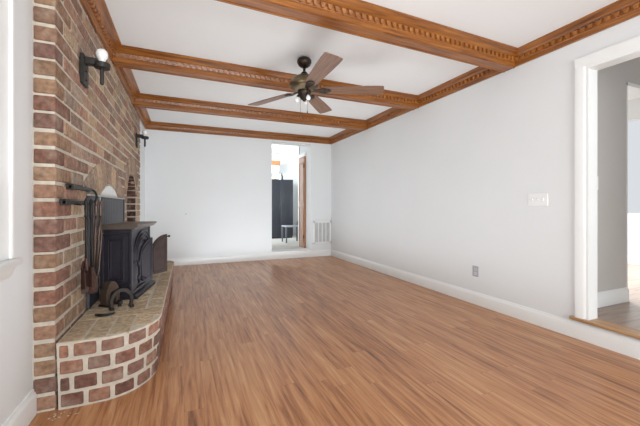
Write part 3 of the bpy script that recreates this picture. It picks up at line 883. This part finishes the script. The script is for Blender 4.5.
# ------------------------------------------------------------------ rooms beyond the right doorway
M_floor2 = plank_floor('greyed_oak_laminate', [(.2, lin(120, 96, 82)), (.45, lin(158, 134, 118)), (.7, lin(178, 156, 140)), (.9, lin(190, 170, 154))], .12, 1.2, .3, False)
bm = B(); box(bm, XRO, -1.5, STEP - .08, 6.25, 5.2, STEP); box(bm, XR + .0, DY0, STEP - .021, XRO, DY1, STEP - .001); struct('floor_side_room', bm, M_floor2)
bm = B(); box(bm, XRO, -1.5, 2.60, 6.25, 5.2, 2.68); struct('ceiling_side_room', bm, M_ceil)
AY = 1.62; AX0, AX1, AZ = 3.70, 4.75, 2.145
bm = B(); box(bm, XRO, AY, STEP, AX0, AY + .11, 2.6); box(bm, AX1, AY, STEP, 6.25, AY + .11, 2.6); box(bm, AX0, AY, AZ, AX1, AY + .11, 2.6); struct('wall_side_room', bm, M_grey)
bm = B(); sweep(bm, BBP, (XRO, AY, STEP), (AX0, AY, STEP), (0, -1, 0)); struct('baseboard_side_room', bm, M_trim, smooth=50)
bm = B(); box(bm, AX0 - .002, AY - .001, STEP, AX0 + .014, AY + .112, AZ); box(bm, AX1 - .014, AY - .001, STEP, AX1 + .002, AY + .112, AZ); box(bm, AX0, AY - .001, AZ - .03, AX1, AY + .112, AZ + .002); struct('trim_7', bm, M_trim)
bm = B(); box(bm, 6.13, -1.5, STEP, 6.25, 1.9, 2.6); box(bm, 6.13, 3.4, STEP, 6.25, 5.2, 2.6); box(bm, 6.13, 1.9, 2.3, 6.25, 3.4, 2.6); box(bm, 6.13, 1.9, STEP, 6.25, 3.4, STEP + .75); box(bm, XRO, 5.1, STEP, 6.25, 5.2, 2.6)
struct('wall_far_room', bm, M_wall)
bm = B(); sweep(bm, BBP, (6.13, AY + .11, STEP), (6.13, 5.1, STEP), (-1, 0, 0)); struct('baseboard_far_room', bm, M_trim, smooth=50)
ss = thing('light_switch', 'white light switch on the greyish wall inside the right doorway', 'light switch', (3.215, AY, 1.215))
bm = B(); box(bm, -.036, -.007, -.058, .036, 0, .058, .003); link('switch_plate', bm, M_plastic, ss)
bm = B(); box(bm, -.005, -.016, -.006, .005, -.005, .012, .001); link('toggle', bm, M_plastic, ss)

# ------------------------------------------------------------------ kitchen beyond the back opening
M_tile = plain('pale_kitchen_floor', (205, 200, 192), .35, var=.05, scale=8)
KX0, KX1, KY1, KZ = -.4, 3.25, 9.3, 2.55
bm = B(); box(bm, KX0, YBO, KS - .08, KX1, KY1, KS); box(bm, OX0, YB + .0, KS - .0155, OX1, YBO, KS - .001); struct('floor_kitchen', bm, M_tile)
bm = B(); box(bm, KX0, YBO, KZ, KX1, KY1, KZ + .08); struct('ceiling_kitchen', bm, M_ceil)
bm = B(); box(bm, KX0, KY1, KS, KX1, KY1 + .1, KZ); box(bm, KX1, 6.7, KS, KX1 + .1, KY1, KZ); struct('wall_kitchen', bm, M_wall)
# short side wall holding the closet door
DKY0, DKY1, DKZ = 6.345 - .06, 6.72, 2.07
bm = B(); box(bm, OX1, YBO, KS, OX1 + .1, 6.79, KZ); box(bm, OX1, 6.73, KS, KX1, 6.79, KZ); struct('wall_closet', bm, M_wall)
cd = thing('closet_door', 'narrow orange brown wooden closet door beyond the back opening', 'door', (OX1 - .014, 0, KS))
M_door = wood('orange_pine_door', (128, 78, 44), (158, 102, 62), (178, 122, 80), 2, .4, (3, 40))
bm = B(); box(bm, -.022, 6.345, .01, .012, 6.70, 1.92, .003)
link('door_panel', bm, M_door, cd)
bm = B()
for z0, z1 in ((.12, .88), (.96, 1.80)):
    for (ya, yb, za, zb_) in ((6.39, 6.655, z0, z0 + .02), (6.39, 6.655, z1 - .02, z1), (6.39, 6.41, z0, z1), (6.635, 6.655, z0, z1)): box(bm, -.030, ya, za, -.020, yb, zb_, .003)
link('panel_moulding', bm, M_door, cd)
bm = B(); tube(bm, [(-.03, 6.355, 1.68), (-.03, 6.355, 1.76)], .010, 8); tube(bm, [(-.03, 6.355, .2), (-.03, 6.355, .28)], .010, 8); link('hinge', bm, M_bronze_d, cd)
bm = B(); box(bm, OX1 - .02, 6.70, KS, OX1 + .004, 6.795, DKZ + .06, .004); box(bm, OX1 - .03, YBO + .0, DKZ - .005, OX1 + .004, 6.79, DKZ + .07, .004); struct('trim_8', bm, M_trim)

# refrigerator
rf = thing('refrigerator', 'tall black refrigerator seen through the back opening', 'refrigerator', (2.36, 8.45, KS))
M_fridge = plain('black_appliance', (38, 39, 44), .35, .2, var=.05)
bm = B(); box(bm, -.42, .06, .0, .40, .75, 1.585, .012, 2); link('cabinet_body', bm, M_fridge, rf)
for x0, x1 in ((-.42, .033), (.037, .40)):
    bm = B(); box(bm, x0, 0, .06, x1, .062, 1.60, .010, 2); d = link('door', bm, M_fridge, rf, smooth=40)
    hx = .0 if x0 < 0 else .07
    bm = B(); tube(bm, [(hx, -.002, .70), (hx, -.03, .72), (hx, -.03, .90), (hx, -.002, .92)], .008, 8); link('handle', bm, M_fridge, d)
# cupboard over it
wc = thing('wall_cupboard', 'white wall cupboard with brown wooden top trim above the refrigerator', 'cupboard', (2.2, 8.62, 1.92))
bm = B(); box(bm, -.4, .02, 0, .21, .66, .22, .003); link('cupboard_body', bm, M_trim, wc)
bm = B(); box(bm, -.4, 0, .005, -.1, .02, .21, .004); link('door', bm, M_trim, wc)
bm = B(); box(bm, -.095, 0, .005, .205, .02, .21, .004); link('door', bm, M_trim, wc)
bm = B(); prism(bm, [(-.42, -.01, .22), (-.42, -.03, .25), (-.42, -.05, .33), (-.42, .66, .33), (-.42, .66, .22)], (.65, 0, 0)); o = link('top_trim', bm, M_door, wc); o['label'] = 'brown wooden top trim'
bm = B(); lathe(bm, [(.034, 0), (.036, .01), (.036, .10), (.02, .115), (.02, .13), (0, .13)], (2.42, 8.56, KS + 1.602), 16); o = link('canister', bm, M_plastic, smooth=40); tag(o, 'small white canister standing on top of the refrigerator', 'canister')
bm = B(); lathe(bm, [(.032, 0), (.033, .01), (.033, .12), (.014, .16), (.014, .20), (0, .20)], (2.50, 8.66, KS + 1.587), 16); o = link('bottle', bm, M_dark, smooth=40); tag(o, 'dark bottle standing on top of the refrigerator', 'bottle')
bm = B(); lathe(bm, [(.03, 0), (.055, .05), (.06, .09), (.035, .14), (.04, .16), (0, .16)], (2.28, 8.62, KS + 1.587), 16); o = link('jar', bm, plain('cream_glaze', (214, 200, 160), .3), smooth=40); tag(o, 'cream coloured rounded jar on top of the refrigerator', 'jar')

# chair
ch = thing('side_chair', 'grey metal side chair standing on the kitchen floor in front of refrigerator', 'chair', (2.43, 7.55, KS))
M_chair = plain('grey_chair_metal', (92, 94, 100), .35, .4, var=.06)
M_seat = plain('grey_chair_seat', (150, 153, 160), .3, .1, var=.05)
bm = B(); box(bm, -.21, -.19, .375, .2, .19, .405, .012, 2); link('seat', bm, M_seat, ch, smooth=40)
for x, y, zt in ((-.19, -.17, .38), (-.19, .17, .38), (.19, -.17, .38), (.19, .17, .38)):
    bm = B(); box(bm, x - .016, y - .016, 0, x + .016, y + .016, zt, .003); link('leg', bm, M_chair, ch)
for y in (-.17, .17):
    bm = B(); prism(bm, [(.175, y - .014, .39), (.205, y - .014, .39), (.245, y - .014, .68), (.225, y - .014, .68)], (0, .028, 0)); link('back_post', bm, M_chair, ch)
bm = B(); prism(bm, [(.195, -.17, .50), (.215, -.17, .50), (.245, -.17, .69), (.228, -.17, .69)], (0, .34, 0)); link('backrest', bm, M_chair, ch)
